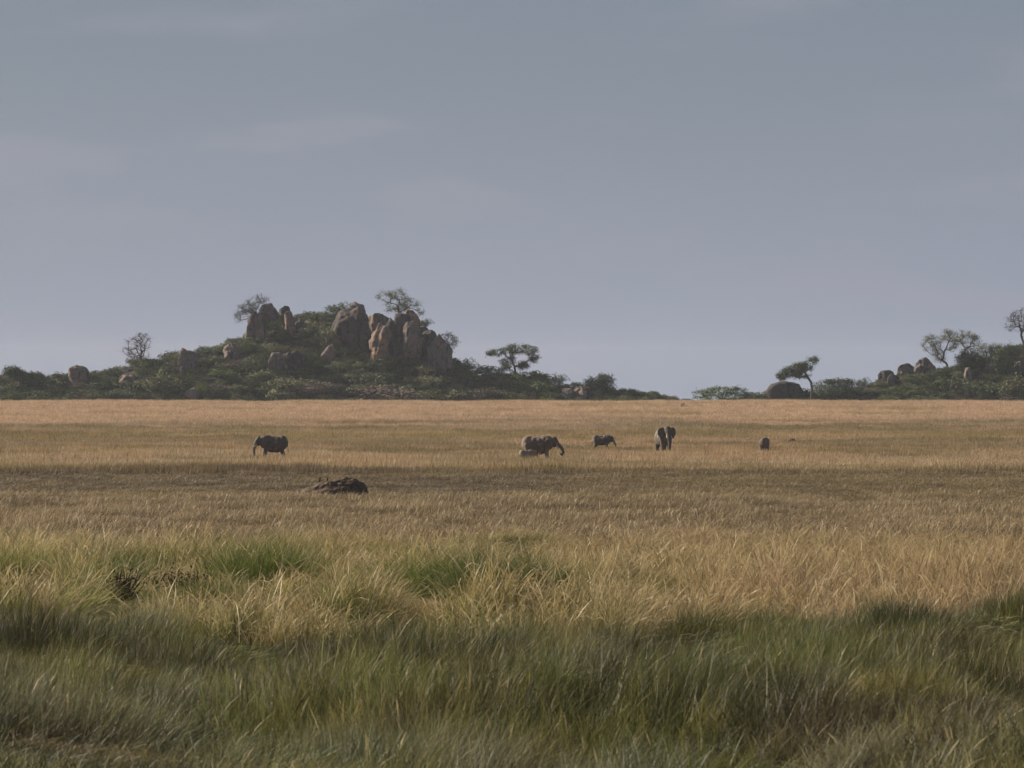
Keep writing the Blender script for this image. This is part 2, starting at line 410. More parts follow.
    P = sample_wedge(rs, 118, 350, lambda D: 2.6 if D < 250 else 1.7, 4)
    x, D = P.T; nn = len(x)
    ok = np.ones(nn, bool)
    for ax, aD, ar in AVOID: ok &= ((x-ax)/ar)**2+((D-aD)/(ar*1.2))**2 > 1
    x, D = x[ok], D[ok]; nn = len(x)
    hN = fbm(x/3, D/7, 76, 3); h = (.45+.9*sstep(.35, .68, hN))*(1-.35*sstep(235, 255, D))
    rot = np.stack([rs.normal(0, .12, nn), rs.normal(.05, .12, nn), rs.uniform(-3, 3, nn)*.5], -1)
    scl = np.stack([rs.uniform(.8, 1.3, nn)]*2+[h*rs.uniform(.7, 1.2, nn)], -1)
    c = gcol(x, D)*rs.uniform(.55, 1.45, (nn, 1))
    vi = np.where(rs.rand(nn) < .05, 5, rs.randint(0, 5, nn))
    scatter('meadow_grass', 'short brown and dark olive grass on the middle of the plain', var, np.stack([x, D, gz(x, D)], -1), rot, scl, c, vi, [M_GRASS])
    # ---- far grass
    var = [tuft(R, 46, 1.0, .72, .042, .12, .3, 1, .0, .25) for _ in range(5)]
    P = sample_wedge(rs, 340, 1035, lambda D: .95 if D < 600 else .6, 12)
    x, D = P.T; nn = len(x)
    hN = fbm(x/12, D/20, 77, 3); h = .65+.7*sstep(.35, .7, hN)
    for sx, sD, sr, td in TRAMPLED: h = h*(1+td*np.exp(-(((x-sx)/(sr*1.1))**2+((D-sD+6)/14)**2)**2))
    rot = np.stack([np.zeros(nn), rs.normal(.05, .1, nn), rs.uniform(-3, 3, nn)*.5], -1)
    scl = np.stack([rs.uniform(.8, 1.3, nn)]*2+[h*rs.uniform(.65, 1.25, nn)], -1)
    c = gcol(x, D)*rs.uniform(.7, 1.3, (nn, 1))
    scatter('savanna_grass', 'straw coloured dry grass from the elephants to the foot of the hills', var, np.stack([x, D, gz(x, D)], -1), rot, scl, c, rs.randint(0, 5, nn), [M_GRASS])

# ------------------------------------------------------------------ hills
HX = [-260,-160,-100,-40,  0, 40, 70,100,118,140,165,178,200,225,245,262,280,300,320,345,370,400,425,445,470,500,520,550,580,610,640,660,680]
HR = [ 398, 394, 390,387,384,384,385,381,374,368,365,360,357,352,342,333,326,321,319,321,326,332,343,364,374,380,383,387,390,394,397,400,403]
RX = [ 725,760,800,860,880,915,945,965,1000,1024,1060,1110,1180,1260,1320]
RR = [ 404,400,397,391,386,380,374,370,362, 353, 344, 350, 366, 388, 404]
BASE = 404.5
def make_hill(xs, rs_, D0, seed):
    xs = np.array(xs, float); rs_ = np.array(rs_, float)
    def z(x, D):
        x = np.asarray(x, float); D = np.asarray(D, float)
        px = 512+x*F/(D0+15)
        hr = (np.interp(px-5, xs, rs_)+np.interp(px+5, xs, rs_))/2
        h = np.maximum((BASE-hr), 0)/F*(D0+18)
        W = 8+h*1.5
        t = (D-D0)/W
        s = np.where(t < 1, sstep(-.12, 1.12, t)*.45+np.clip(t, 0, 1)*.55, 1-sstep(1, 4.0, t)*1.0)
        n = (fbm(x/7, D/7, seed, 4)-.5)*np.minimum(h, 5)*.28
        edge = sstep(xs[0], xs[0]+30, px)*(1-sstep(xs[-1]-6, xs[-1], px))
        return CAMZ-depth(D0)-.6+(h+.4)*s*1.0+n*np.clip(t+.2, 0, 1)*(t < 3)+edge*0
    return z
zA = make_hill(HX, HR, 1052, 101); zB = make_hill(RX, RR, 1085, 131)
def build_hill(name, zf, px0, px1, D0, D1, label):
    nx, nD = int((px1-px0)/2.2), 110
    px = np.linspace(px0, px1, nx); Ds = np.linspace(D0-3, D1, nD)
    gx, gD = np.meshgrid((px-512)/F*(D0+15), Ds, indexing='ij')
    Z = zf(gx, gD)
    Z[:, 0] -= 3; Z[:, -1] -= 10; Z[0] -= 2; Z[-1] -= 2
    v = np.stack([gx, gD, Z], -1).reshape(-1, 3); idx = np.arange(nx*nD).reshape(nx, nD)
    q = np.stack([idx[:-1, :-1], idx[1:, :-1], idx[1:, 1:], idx[:-1, 1:]], -1).reshape(-1, 4)
    o = mesh_obj(name, v.tolist(), q.tolist(), M_HILL, None, True); tag(o, label, None, None, 'structure')
build_hill('kopje_hill', zA, HX[0], HX[-1], 1052, 1190, 'scrub covered slope of the rocky hill on the left')
build_hill('rocky_rise', zB, RX[0], RX[-1], 1085, 1190, 'scrub covered slope of the low hill on the right')
def on_hill(px, py, side='A'):
    """distance and height where the line of sight through a point of the hillside meets the slope"""
    zf = zA if side == 'A' else zB; D0 = 1052 if side == 'A' else 1085
    Ds = np.linspace(D0, D0+70, 500); x = (px-512)/F*Ds
    d = zf(x, Ds)-(CAMZ+(H0-py)/F*Ds)
    hit = np.where(d >= 0)[0]
    D = float(Ds[hit[0]]) if len(hit) else float(Ds[int(np.argmax(d))])
    xx = X(px, D); return xx, D, float(zf(xx, D))

# ------------------------------------------------------------------ boulders
ROCKS = []
def boulder(label, x0, x1, y0, y1, mat=None, side='A', seed=0, tilt=0, e=2.4, cracks=0, thick=.8, dD=0, sink=.12, taper=0, name='boulder', grp=None, rough=1.0, facets=9):
    R = random.Random(seed*7+3); mat = mat or M_ROCK
    cx = (x0+x1)/2; bx, D, bz = on_hill(cx, y1, side); D += dD; bx = X(cx, D)
    w = (x1-x0)/F*D; top = Zr(y0, D); bot = Zr(y1, D); hh = top-bot
    bot -= hh*sink+.3; hh = top-bot
    bm = bmesh.new(); bmesh.ops.create_icosphere(bm, subdivisions=5 if w > 4 else 4, radius=1)
    planes = []
    for k in range(facets):
        v = Vector((R.gauss(0, 1), R.gauss(0, 1), R.gauss(0, .6))).normalized(); planes.append((v, R.uniform(.55, .88)))
    off = Vector((seed*3.17, seed*1.31, seed*2.7))
    crk = [(R.uniform(-.6, .6), R.uniform(-.25, .25)) for _ in range(cracks)]
    for v in bm.verts:
        p = v.co.copy()
        q = (abs(p.x)**e+abs(p.y)**e+abs(p.z)**e)**(-1/e); p *= q
        for n, d in planes:
            t = p.dot(n)-d
            if t > 0: p -= n*t*.85
        p *= 1+rough*(.20*mnoise.noise(p*1.2+off)+.09*mnoise.noise(p*2.9+off)+.035*mnoise.noise(p*7+off))
        for c, s in crk:
            dd = abs(p.x-c-s*p.z)
            if dd < .1: p *= 1-.26*(1-dd/.1)
        k = 1-taper*(p.z*.5+.5); p.x *= k; p.y *= k
        v.co = p
    # tilt in the picture plane then fit to measured size
    rot = Matrix.Rotation(math.radians(tilt), 3, 'Y')
    for v in bm.verts: v.co = rot @ v.co
    xs = [v.co.x for v in bm.verts]; zs = [v.co.z for v in bm.verts]; ys = [v.co.y for v in bm.verts]
    sx = w/(max(xs)-min(xs)); sz = hh/(max(zs)-min(zs)); sy = w*thick/(max(ys)-min(ys))
    mx, mz, my = (max(xs)+min(xs))/2, min(zs), (max(ys)+min(ys))/2
    md = min(w, hh)
    for v in bm.verts:
        c0 = Vector(((v.co.x-mx)*sx, (v.co.y-my)*sy, (v.co.z-mz)*sz)); o3 = off+c0
        nrm = Vector((v.co.x-mx, v.co.y-my, v.co.z-(max(zs)+mz)/2)).normalized()
        a = mnoise.noise(o3*(2.0/md))*.11+abs(mnoise.noise(o3*(3.6/md)+Vector((9, 1, 4))))*-.06+mnoise.noise(o3*(9/md))*.03
        v.co = c0+nrm*a*md*rough
    me = bpy.data.meshes.new(name); bm.to_mesh(me); bm.free(); me.materials.append(mat)
    me.polygons.foreach_set('use_smooth', [True]*len(me.polygons))
    o = link(bpy.data.objects.new(name, me)); o.location = (bx, D+w*thick*.22, bot)
    ROCKS.append((x0, x1, y0, y1, D)); tag(o, label, 'boulder', grp); return o

M_ROCKW = rock_mat('sunlit_orange_granite', (.17, .125, .105), (.27, .17, .11), (.055, .044, .038), .6)  # warm tint of the sunlit faces is put into the rock colour
B = boulder
B('lone rounded brown boulder standing above the bushes at the far left', 67, 88, 365, 386, M_ROCKO, seed=1, e=2.8, tilt=3, facets=3, rough=.6)
B('pale leaning wedge of rock with a dark diagonal crack left of the bare tree', 118, 135, 374, 389, M_ROCKP, seed=2, e=2.2, taper=-.5, tilt=-14, cracks=1)
B('low brown rock lying on top of the pale leaning wedge', 119, 136, 366, 376, M_ROCK, seed=3, tilt=-20, dD=3)
B('tall square boulder with a sunlit left face halfway up the left slope', 176, 198, 348, 371, M_ROCK, seed=4, e=2.6, cracks=1)
B('small grey stone at the foot of the tall square boulder', 179, 184, 366, 377, M_ROCKP, seed=5, dD=-1)
B('round pinkish boulder among the bushes below the summit on the left', 222, 242, 343, 361, M_ROCKO, seed=6)
B('small pinkish stone in the scrub below the round pinkish boulder', 214, 219, 362, 370, M_ROCKO, seed=7)
B('pale round boulder at the bottom edge of the hill above the straw grass', 184, 200, 388, 401, M_ROCKP, seed=8, e=3)
B('upright cleft boulder under the bare tree on the left summit', 244, 268, 310, 341, M_ROCK, seed=9, e=2.5, taper=.3, cracks=1, tilt=8)
B('rounded dark boulder on the left summit right of the bare tree', 258, 282, 302, 326, M_ROCK, seed=10, dD=3)
B('dark lump of rock between the rounded summit boulder and the pale pillar', 277, 291, 305, 322, M_ROCKD, seed=11, dD=3)
B('pale outcrop in the bushes below the left summit', 254, 268, 327, 340, M_ROCKP, seed=12, tilt=25)
B('narrow pale pillar of rock lit from the left near the summit', 284, 295, 310, 336, M_ROCKO, seed=13, e=2.4, taper=.3, tilt=4)
B('dark rounded rock tucked behind the pale pillar', 292, 304, 318, 336, M_ROCKD, seed=14, dD=2)
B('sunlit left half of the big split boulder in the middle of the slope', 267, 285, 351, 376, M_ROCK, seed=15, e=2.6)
B('dark flat right half of the big split boulder in the middle of the slope', 281, 305, 351, 374, M_ROCKD, seed=16, e=3.6, cracks=1, dD=1)  # darker granite paints in the shade on this half of the boulder
B('pointed pale spike of rock in the scrub below the summit', 320, 336, 343, 362, M_ROCKP, seed=17, taper=.75, tilt=14, e=2.4)
B('pale broken outcrop left of the great dark massif', 324, 346, 330, 348, M_ROCKP, seed=18, facets=10)
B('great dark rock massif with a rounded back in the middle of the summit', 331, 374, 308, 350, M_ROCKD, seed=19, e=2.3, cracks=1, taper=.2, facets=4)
B('brown block perched on top of the great dark massif', 347, 367, 302, 322, M_ROCK, seed=20, e=3.2, dD=-1, tilt=6)
B('reddish shoulder of rock above the orange faced slab', 364, 392, 312, 344, M_ROCKO, seed=21, e=2.8, tilt=14, dD=2)
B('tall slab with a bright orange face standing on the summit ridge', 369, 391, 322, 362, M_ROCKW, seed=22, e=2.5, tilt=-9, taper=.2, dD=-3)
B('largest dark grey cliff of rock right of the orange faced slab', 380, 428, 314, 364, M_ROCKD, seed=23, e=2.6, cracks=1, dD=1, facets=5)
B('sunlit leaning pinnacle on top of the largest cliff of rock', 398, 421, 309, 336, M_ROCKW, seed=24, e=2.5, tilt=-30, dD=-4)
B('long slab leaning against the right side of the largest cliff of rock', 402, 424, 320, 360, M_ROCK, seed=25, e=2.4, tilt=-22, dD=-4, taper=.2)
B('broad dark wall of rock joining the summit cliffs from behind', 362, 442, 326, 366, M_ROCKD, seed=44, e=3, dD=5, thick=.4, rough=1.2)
B('dark boulder wedged between the largest cliff and the last domed boulder', 416, 438, 329, 362, M_ROCKD, seed=26, e=3, tilt=-8)
B('pointed dome of rock at the right end of the summit cliffs', 425, 453, 335, 371, M_ROCK, seed=27, e=2.6, taper=.35, tilt=-8, dD=-3)
B('small pale stone at the grass edge below the umbrella tree', 530, 536, 392, 401, M_ROCKP, seed=28)
B('low grey rocks left of the last bush on the right tail of the left hill', 560, 576, 387, 400, M_ROCK, seed=29, facets=9)
B('low grey rocks under the last bush on the right tail of the left hill', 573, 590, 385, 400, M_ROCKP, seed=30, facets=9)
B('large smooth brown dome of rock beside the leaning tree', 764, 803, 381, 402, M_ROCKD, 'B', seed=31, e=2.1, rough=.6, facets=2)
B('low rounded boulder at the left end of the right hill', 878, 894, 370, 384, M_ROCKD, 'B', seed=32, facets=4, e=2.2)
B('round boulder between the low boulder and the biggest boulder of the right hill', 897, 915, 363, 379, M_ROCK, 'B', seed=33, e=2.2, facets=4)
B('biggest rounded boulder on the skyline of the right hill', 914, 937, 358, 376, M_ROCK, 'B', seed=34, e=2.2, facets=4)
B('small dark rock below the round skyline boulders of the right hill', 887, 902, 374, 390, M_ROCKD, 'B', seed=35)
B('upright grey rock in the thicket of the right hill', 963, 973, 367, 384, M_ROCKP, 'B', seed=36)
B('grey rock half hidden by trees near the top of the right hill', 984, 996, 363, 374, M_ROCKP, 'B', seed=37)
B('pale lit stone low on the right hill near the frame edge', 999, 1009, 384, 396, M_ROCKP, 'B', seed=38, taper=.4)
B('brown rock high on the right hill at the frame edge', 1012, 1026, 361, 376, M_ROCK, 'B', seed=39)
B('small grey stone at the foot of the right hill', 964, 972, 391, 399, M_ROCKP, 'B', seed=40)

# ------------------------------------------------------------------ trees and shrubs
def tube(V, Fq, a, b, ra, rb, n=5):
    d = (b-a); L = d.length
    if L < 1e-4: return
    d.normalize(); u = d.orthogonal().normalized(); w = d.cross(u); k = len(V)
    for p, r in ((a, ra), (b, rb)):
        for i in range(n):
            t = 6.2832*i/n; V.append(p+(u*math.cos(t)+w*math.sin(t))*r)
    for i in range(n): Fq.append((k+i, k+(i+1) % n, k+n+(i+1) % n, k+n+i))

def leaf_quads(R, V, Fq, c, rad, n, size, flat=1.0):
    for _ in range(n):
        p = c+Vector((R.gauss(0, rad), R.gauss(0, rad), R.gauss(0, rad*flat)))
        u = Vector((R.gauss(0, 1), R.gauss(0, 1), R.gauss(0, 1))).normalized(); w = u.orthogonal().normalized()
        s = size*R.uniform(.5, 1.1); k = len(V)
        V += [p-u*s, p-w*s*.5, p+u*s, p+w*s*.5]; Fq.append((k, k+1, k+2, k+3))

def grow(R, trunk_pts, targets, r0, tipr):
    """skeleton: trunk polyline, then each target joins the nearest node so far; pipe-model radii"""
    nodes = [Vector(p) for p in trunk_pts]; par = [-1]+list(range(len(nodes)-1)); plen = [0]
    for i in range(1, len(nodes)): plen.append(plen[-1]+(nodes[i]-nodes[i-1]).length)
    start = max(1, len(nodes)//2)
    top = nodes[-1]
    for t in sorted(targets, key=lambda t: (t-top).length):
        best = min(range(start, len(nodes)), key=lambda i: (t-nodes[i]).length+.25*plen[i]+(3 if nodes[i].z > t.z+1 else 0))
        a = nodes[best]; d = t-a; L = d.length; n = max(1, min(4, int(L/1.2))); prev = best
        for k in range(1, n+1):
            f = k/n; p = a+d*f+Vector((0, 0, .12*L*math.sin(f*3.14)))
            if k < n: p += Vector((R.gauss(0, .07*L), R.gauss(0, .07*L), R.gauss(0, .05*L)))
            nodes.append(p); par.append(prev); plen.append(plen[prev]+L/n); prev = len(nodes)-1
    load = [0]*len(nodes); kids = [0]*len(nodes)
    for p in par:
        if p >= 0: kids[p] += 1
    for i in range(len(nodes)-1, -1, -1):
        if kids[i] == 0: load[i] += 1
        if par[i] >= 0: load[par[i]] += load[i]
    mx = max(load)
    rad = [max(tipr, r0*math.sqrt(l/mx)) for l in load]
    return nodes, par, rad

def tree(name, label, base_px, blobs, D, zbase, trunk_px=(), n=60, leaf='dark', leaves=24, lsize=.2, lrad=.45, r0=.3, twigs=3, seed=1, cat='tree', grp=None, flat=.7):
    """blobs: crown outline pieces (px, py, rx, ry) as seen in the photograph, turned into metres at the tree's distance"""
    R = random.Random(seed); k = D/F
    bx = X(base_px[0], D)
    loc = (bx, D, zbase)
    def P(px, py, y=0): return Vector(((px-base_px[0])*k, y, Zr(py, D)-zbase))
    trunk = [Vector((0, 0, -.6))]+[P(*p, y=R.gauss(0, .15)) for p in trunk_px]
    if len(trunk) < 2: trunk.append(Vector((0, 0, .5)))
    area = [b[2]*b[3] for b in blobs]; tg = []
    for _ in range(n):
        b = R.choices(blobs, area)[0]
        while True:
            u, v, w = (R.uniform(-1, 1) for _ in range(3)); q = u*u+v*v+w*w
            if q < 1 and (q > .25 or R.random() < .4): break
        tg.append(P(b[0]+u*b[2], b[1]+v*b[3], w*b[2]*k*.75))
    nodes, par, rad = grow(R, trunk, tg, r0, .035)
    root = empty(name, loc); tag(root, label, cat, grp)
    V = []; Fq = []
    for i, p in enumerate(par):
        if p >= 0: tube(V, Fq, nodes[p], nodes[i], rad[p] if rad[p] < rad[i]*1.6 else rad[i]*1.3, rad[i])
    mesh_obj('trunk', V, Fq, M_BARK, root, True)
    V = []; Fq = []
    for t in tg:
        for _ in range(twigs):
            e = t+Vector((R.gauss(0, .55), R.gauss(0, .55), R.gauss(.15, .45)))
            tube(V, Fq, t, e, .03, .012, 3)
        leaf_quads(R, V, Fq, t, lrad, leaves, lsize, flat)
    mesh_obj('crown', V, Fq, LEAVES[leaf], root)
    return root

def tree_on(name, label, base, blobs, side='A', dD=0, **kw):
    x, D, z = on_hill(base[0], base[1], side); D += dD
    return tree(name, label, base, blobs, D, Zr(base[1], D)-.3, **kw)

tree_on('bare_tree', 'bare grey tree with a fan of fine twigs alone on the left shoulder', (142, 366),
        [(128, 352, 7, 6), (134, 343, 10, 8), (142, 341, 9, 9), (126, 360, 5, 3), (144, 352, 6, 7), (134, 353, 9, 8)], trunk_px=[(141.5, 361), (139.5, 355)], n=120, leaf='twig', leaves=10, lsize=.13, lrad=.5, r0=.3, twigs=5, seed=2)
tree_on('acacia_tree', 'grey spreading tree leaning left from the left summit boulders', (262, 328),
        [(240, 313, 6, 5), (248, 307, 10, 7), (259, 300, 10, 5), (251, 315, 9, 6), (238, 320, 4, 3)], trunk_px=[(259, 325), (254, 319)], n=110, leaf='twig', leaves=20, lsize=.17, lrad=.5, r0=.28, twigs=4, seed=3, dD=-1)
tree_on('acacia_tree', 'olive spreading tree crowning the highest rocks of the left hill', (399, 318),
        [(386, 296, 9, 5), (398, 295, 12, 6), (410, 304, 11, 6), (420, 312, 5, 3), (392, 306, 8, 6), (401, 308, 8, 5)], trunk_px=[(399, 312), (398, 306)], n=120, leaf='olive', leaves=26, lsize=.18, lrad=.5, r0=.3, twigs=3, seed=4, dD=2)
tree_on('slender_tree', 'small thin tree with open foliage at the right end of the summit cliffs', (447, 362),
        [(446, 337, 7, 4), (452, 342, 5, 5), (448, 350, 6, 5)], trunk_px=[(448, 354), (449, 346)], n=45, leaf='olive', leaves=24, lsize=.18, lrad=.5, r0=.2, seed=5, dD=2)
tree_on('umbrella_tree', 'dark flat topped umbrella tree standing alone on the right tail of the left hill', (516, 378),
        [(496, 353, 9, 3.2), (512, 350, 11, 5), (528, 350, 9, 5), (534, 358, 4, 5), (508, 361, 8, 5), (524, 366, 6, 4), (505, 368, 5, 3)], trunk_px=[(515.5, 373), (514.5, 366)], n=150, leaf='dark', leaves=44, lsize=.2, lrad=.45, r0=.3, seed=6)
tree('leaning_tree', 'dark wind bent tree leaning left beside the big brown dome of rock', (811, 396),
     [(783, 376, 5, 4), (789, 372, 7, 4), (797, 369, 9, 5), (805, 367, 7, 5), (813, 361, 5, 3), (817, 358, 3, 1.5), (801, 375, 9, 2.5)], 1078, Zr(401, 1078), trunk_px=[(812, 389), (811, 382), (807, 376)], n=140, leaf='dark', leaves=44, lsize=.22, lrad=.45, r0=.32, seed=7)
tree_on('crooked_tree', 'crooked open tree with a rounded grey green crown on the right hill', (948, 370),
        [(925, 347, 5, 4), (933, 341, 9, 6), (947, 336, 9, 6), (953, 344, 5, 8), (938, 351, 9, 7), (940, 358, 6, 4)], 'B', trunk_px=[(947, 364), (942, 360), (944, 356)], n=125, leaf='olive', leaves=32, lsize=.17, lrad=.5, r0=.3, twigs=4, seed=8)
tree_on('forked_tree', 'thin forked tree just right of the crooked open tree', (965, 368),
        [(960, 337, 7, 6), (970, 336, 8, 5), (966, 346, 6, 5), (976, 342, 4, 6)], 'B', trunk_px=[(965, 357), (965, 349)], n=80, leaf='olive', leaves=30, lsize=.16, lrad=.45, r0=.24, twigs=4, seed=9, dD=2)
tree_on('bare_tree', 'tall bare branched tree at the right edge of the frame', (1024, 352),
        [(1010, 326, 5, 7), (1015, 318, 8, 7), (1026, 314, 9, 6), (1036, 320, 8, 7), (1022, 326, 8, 6)], 'B', trunk_px=[(1023.5, 343), (1021, 335)], n=120, leaf='twig', leaves=24, lsize=.15, lrad=.5, r0=.3, twigs=5, seed=10)
tree_on('bushy_tree', 'bushy dark tree at the far left rising above the thicket', (16, 388),
        [(11, 371, 7, 5), (20, 376, 7, 5), (34, 377, 8, 4)], n=150, leaf='dark', leaves=42, lsize=.24, lrad=.5, r0=.2, seed=11)
tree_on('dead_tree', 'small dead grey tree left of the lone rounded boulder', (57, 386), [(55, 376, 2.5, 3), (59, 376, 2, 3)], trunk_px=[(57, 381)], n=12, leaf='twig', leaves=2, lsize=.1, r0=.14, twigs=3, seed=12)
tree_on('bushy_tree', 'round leafy bush tree at the right tip of the left hill', (600, 394), [(594, 384, 9, 6), (606, 381, 8, 7), (600, 388, 13, 5)], n=110, leaf='dark', leaves=40, lsize=.24, lrad=.55, r0=.18, seed=13)
tree('flat_acacia', 'low flat topped green acacia thicket standing alone in the gap between the hills', (722, 400),
     [(702, 393, 10, 3), (720, 391, 16, 4), (738, 391, 9, 3.5), (748, 395, 8, 3.5), (722, 397, 30, 3.5)], 1050, Zr(401.5, 1050), n=130, leaf='green', leaves=34, lsize=.22, lrad=.5, r0=.15, seed=14, flat=.5)
tree_on('bushy_tree', 'dark leafy tree on the skyline of the right hill under the forked tree', (972, 372), [(970, 356, 9, 8), (963, 360, 7, 6), (978, 362, 9, 8)], 'B', n=110, leaf='dark', leaves=40, lsize=.24, lrad=.55, r0=.2, seed=15)
tree_on('bushy_tree', 'open grey green tree between the forked tree and the right frame edge', (990, 368), [(984, 349, 7, 5), (994, 349, 6, 6), (988, 356, 9, 6)], 'B', trunk_px=[(989, 360)], n=80, leaf='olive', leaves=26, lsize=.2, lrad=.5, r0=.2, seed=16)
tree_on('bushy_tree', 'broad dark tree filling the slope near the right frame edge', (1012, 380), [(1004, 352, 9, 6), (1014, 350, 10, 6), (1003, 364, 12, 8), (1020, 380, 14, 12)], 'B', n=170, leaf='dark', leaves=42, lsize=.24, lrad=.55, r0=.25, seed=17)
tree_on('flat_acacia', 'dark flat topped acacia joined to the thicket right of the leaning tree', (838, 400), [(822, 384, 10, 3.5), (838, 382, 12, 3.5), (852, 382, 7, 3), (836, 391, 26, 7)], 'B', n=200, leaf='dark', leaves=30, lsize=.24, lrad=.55, r0=.2, seed=18, flat=.5)

# -- shrub kinds (one mesh pair each, copied)
def shrub_geo(R, w, h, n, leaf_n, lsize, lrad=.28):
    V = []; Fq = []; lobes = [(R.uniform(-.45, .45)*w, R.uniform(-.45, .45)*w, R.uniform(.3, .62)*h, R.uniform(.28, .45)*w) for _ in range(5)]
    tips = []
    for _ in range(n):
        x, y, z, r = R.choice(lobes)
        d = Vector((R.gauss(0, 1), R.gauss(0, 1), abs(R.gauss(0, 1))*.9)).normalized()
        t = Vector((x, y, z*.8))+Vector((d.x*r, d.y*r, d.z*r*h/w*1.1))*R.uniform(.75, 1.05); t.z = max(t.z, .15)
        tips.append(t); leaf_quads(R, V, Fq, t, lrad, leaf_n, lsize, .8)
    SV = []; SF = []
    for t in tips[::4]: tube(SV, SF, Vector((t.x*.1, t.y*.1, -.3)), t, .06, .02, 4)
    return V, Fq, SV, SF
def shrub_kind(seed, w, h, n, leaf, leaf_n=9, lsize=.2):
    R = random.Random(seed); V, Fq, SV, SF = shrub_geo(R, w, h, n, leaf_n, lsize)
    root = empty('shrub', (0, 0, 0)); mesh_obj('foliage', V, Fq, LEAVES[leaf], root); mesh_obj('stem', SV, SF, M_BARK, root, True)
    return root
protos = {}
def shrub(label, px, py_base, w_px, h_px, kind, side='A', seed=0, grp=None, D=None, cat='shrub'):
    key = (kind, seed % 2)
    if D is None: x, D, z = on_hill(px, py_base, side)
    else: x = X(px, D); 
    z = Zr(py_base, D)-.25
    if key not in protos:
        protos[key] = shrub_kind(30+seed % 2+len(protos)*5, 4, 3, 130, kind); o = protos[key]
    else: o = copy_tree(protos[key])
    s = w_px/F*D/4.2; sz = h_px/F*D/2.9
    o.location = (x, D, z); o.scale = (s, s, sz); o.rotation_euler = (0, 0, seed*1.7)
    tag(o, label, cat, grp); ROCKS.append((px-w_px/2, px+w_px/2, py_base-h_px, py_base, D)); return o
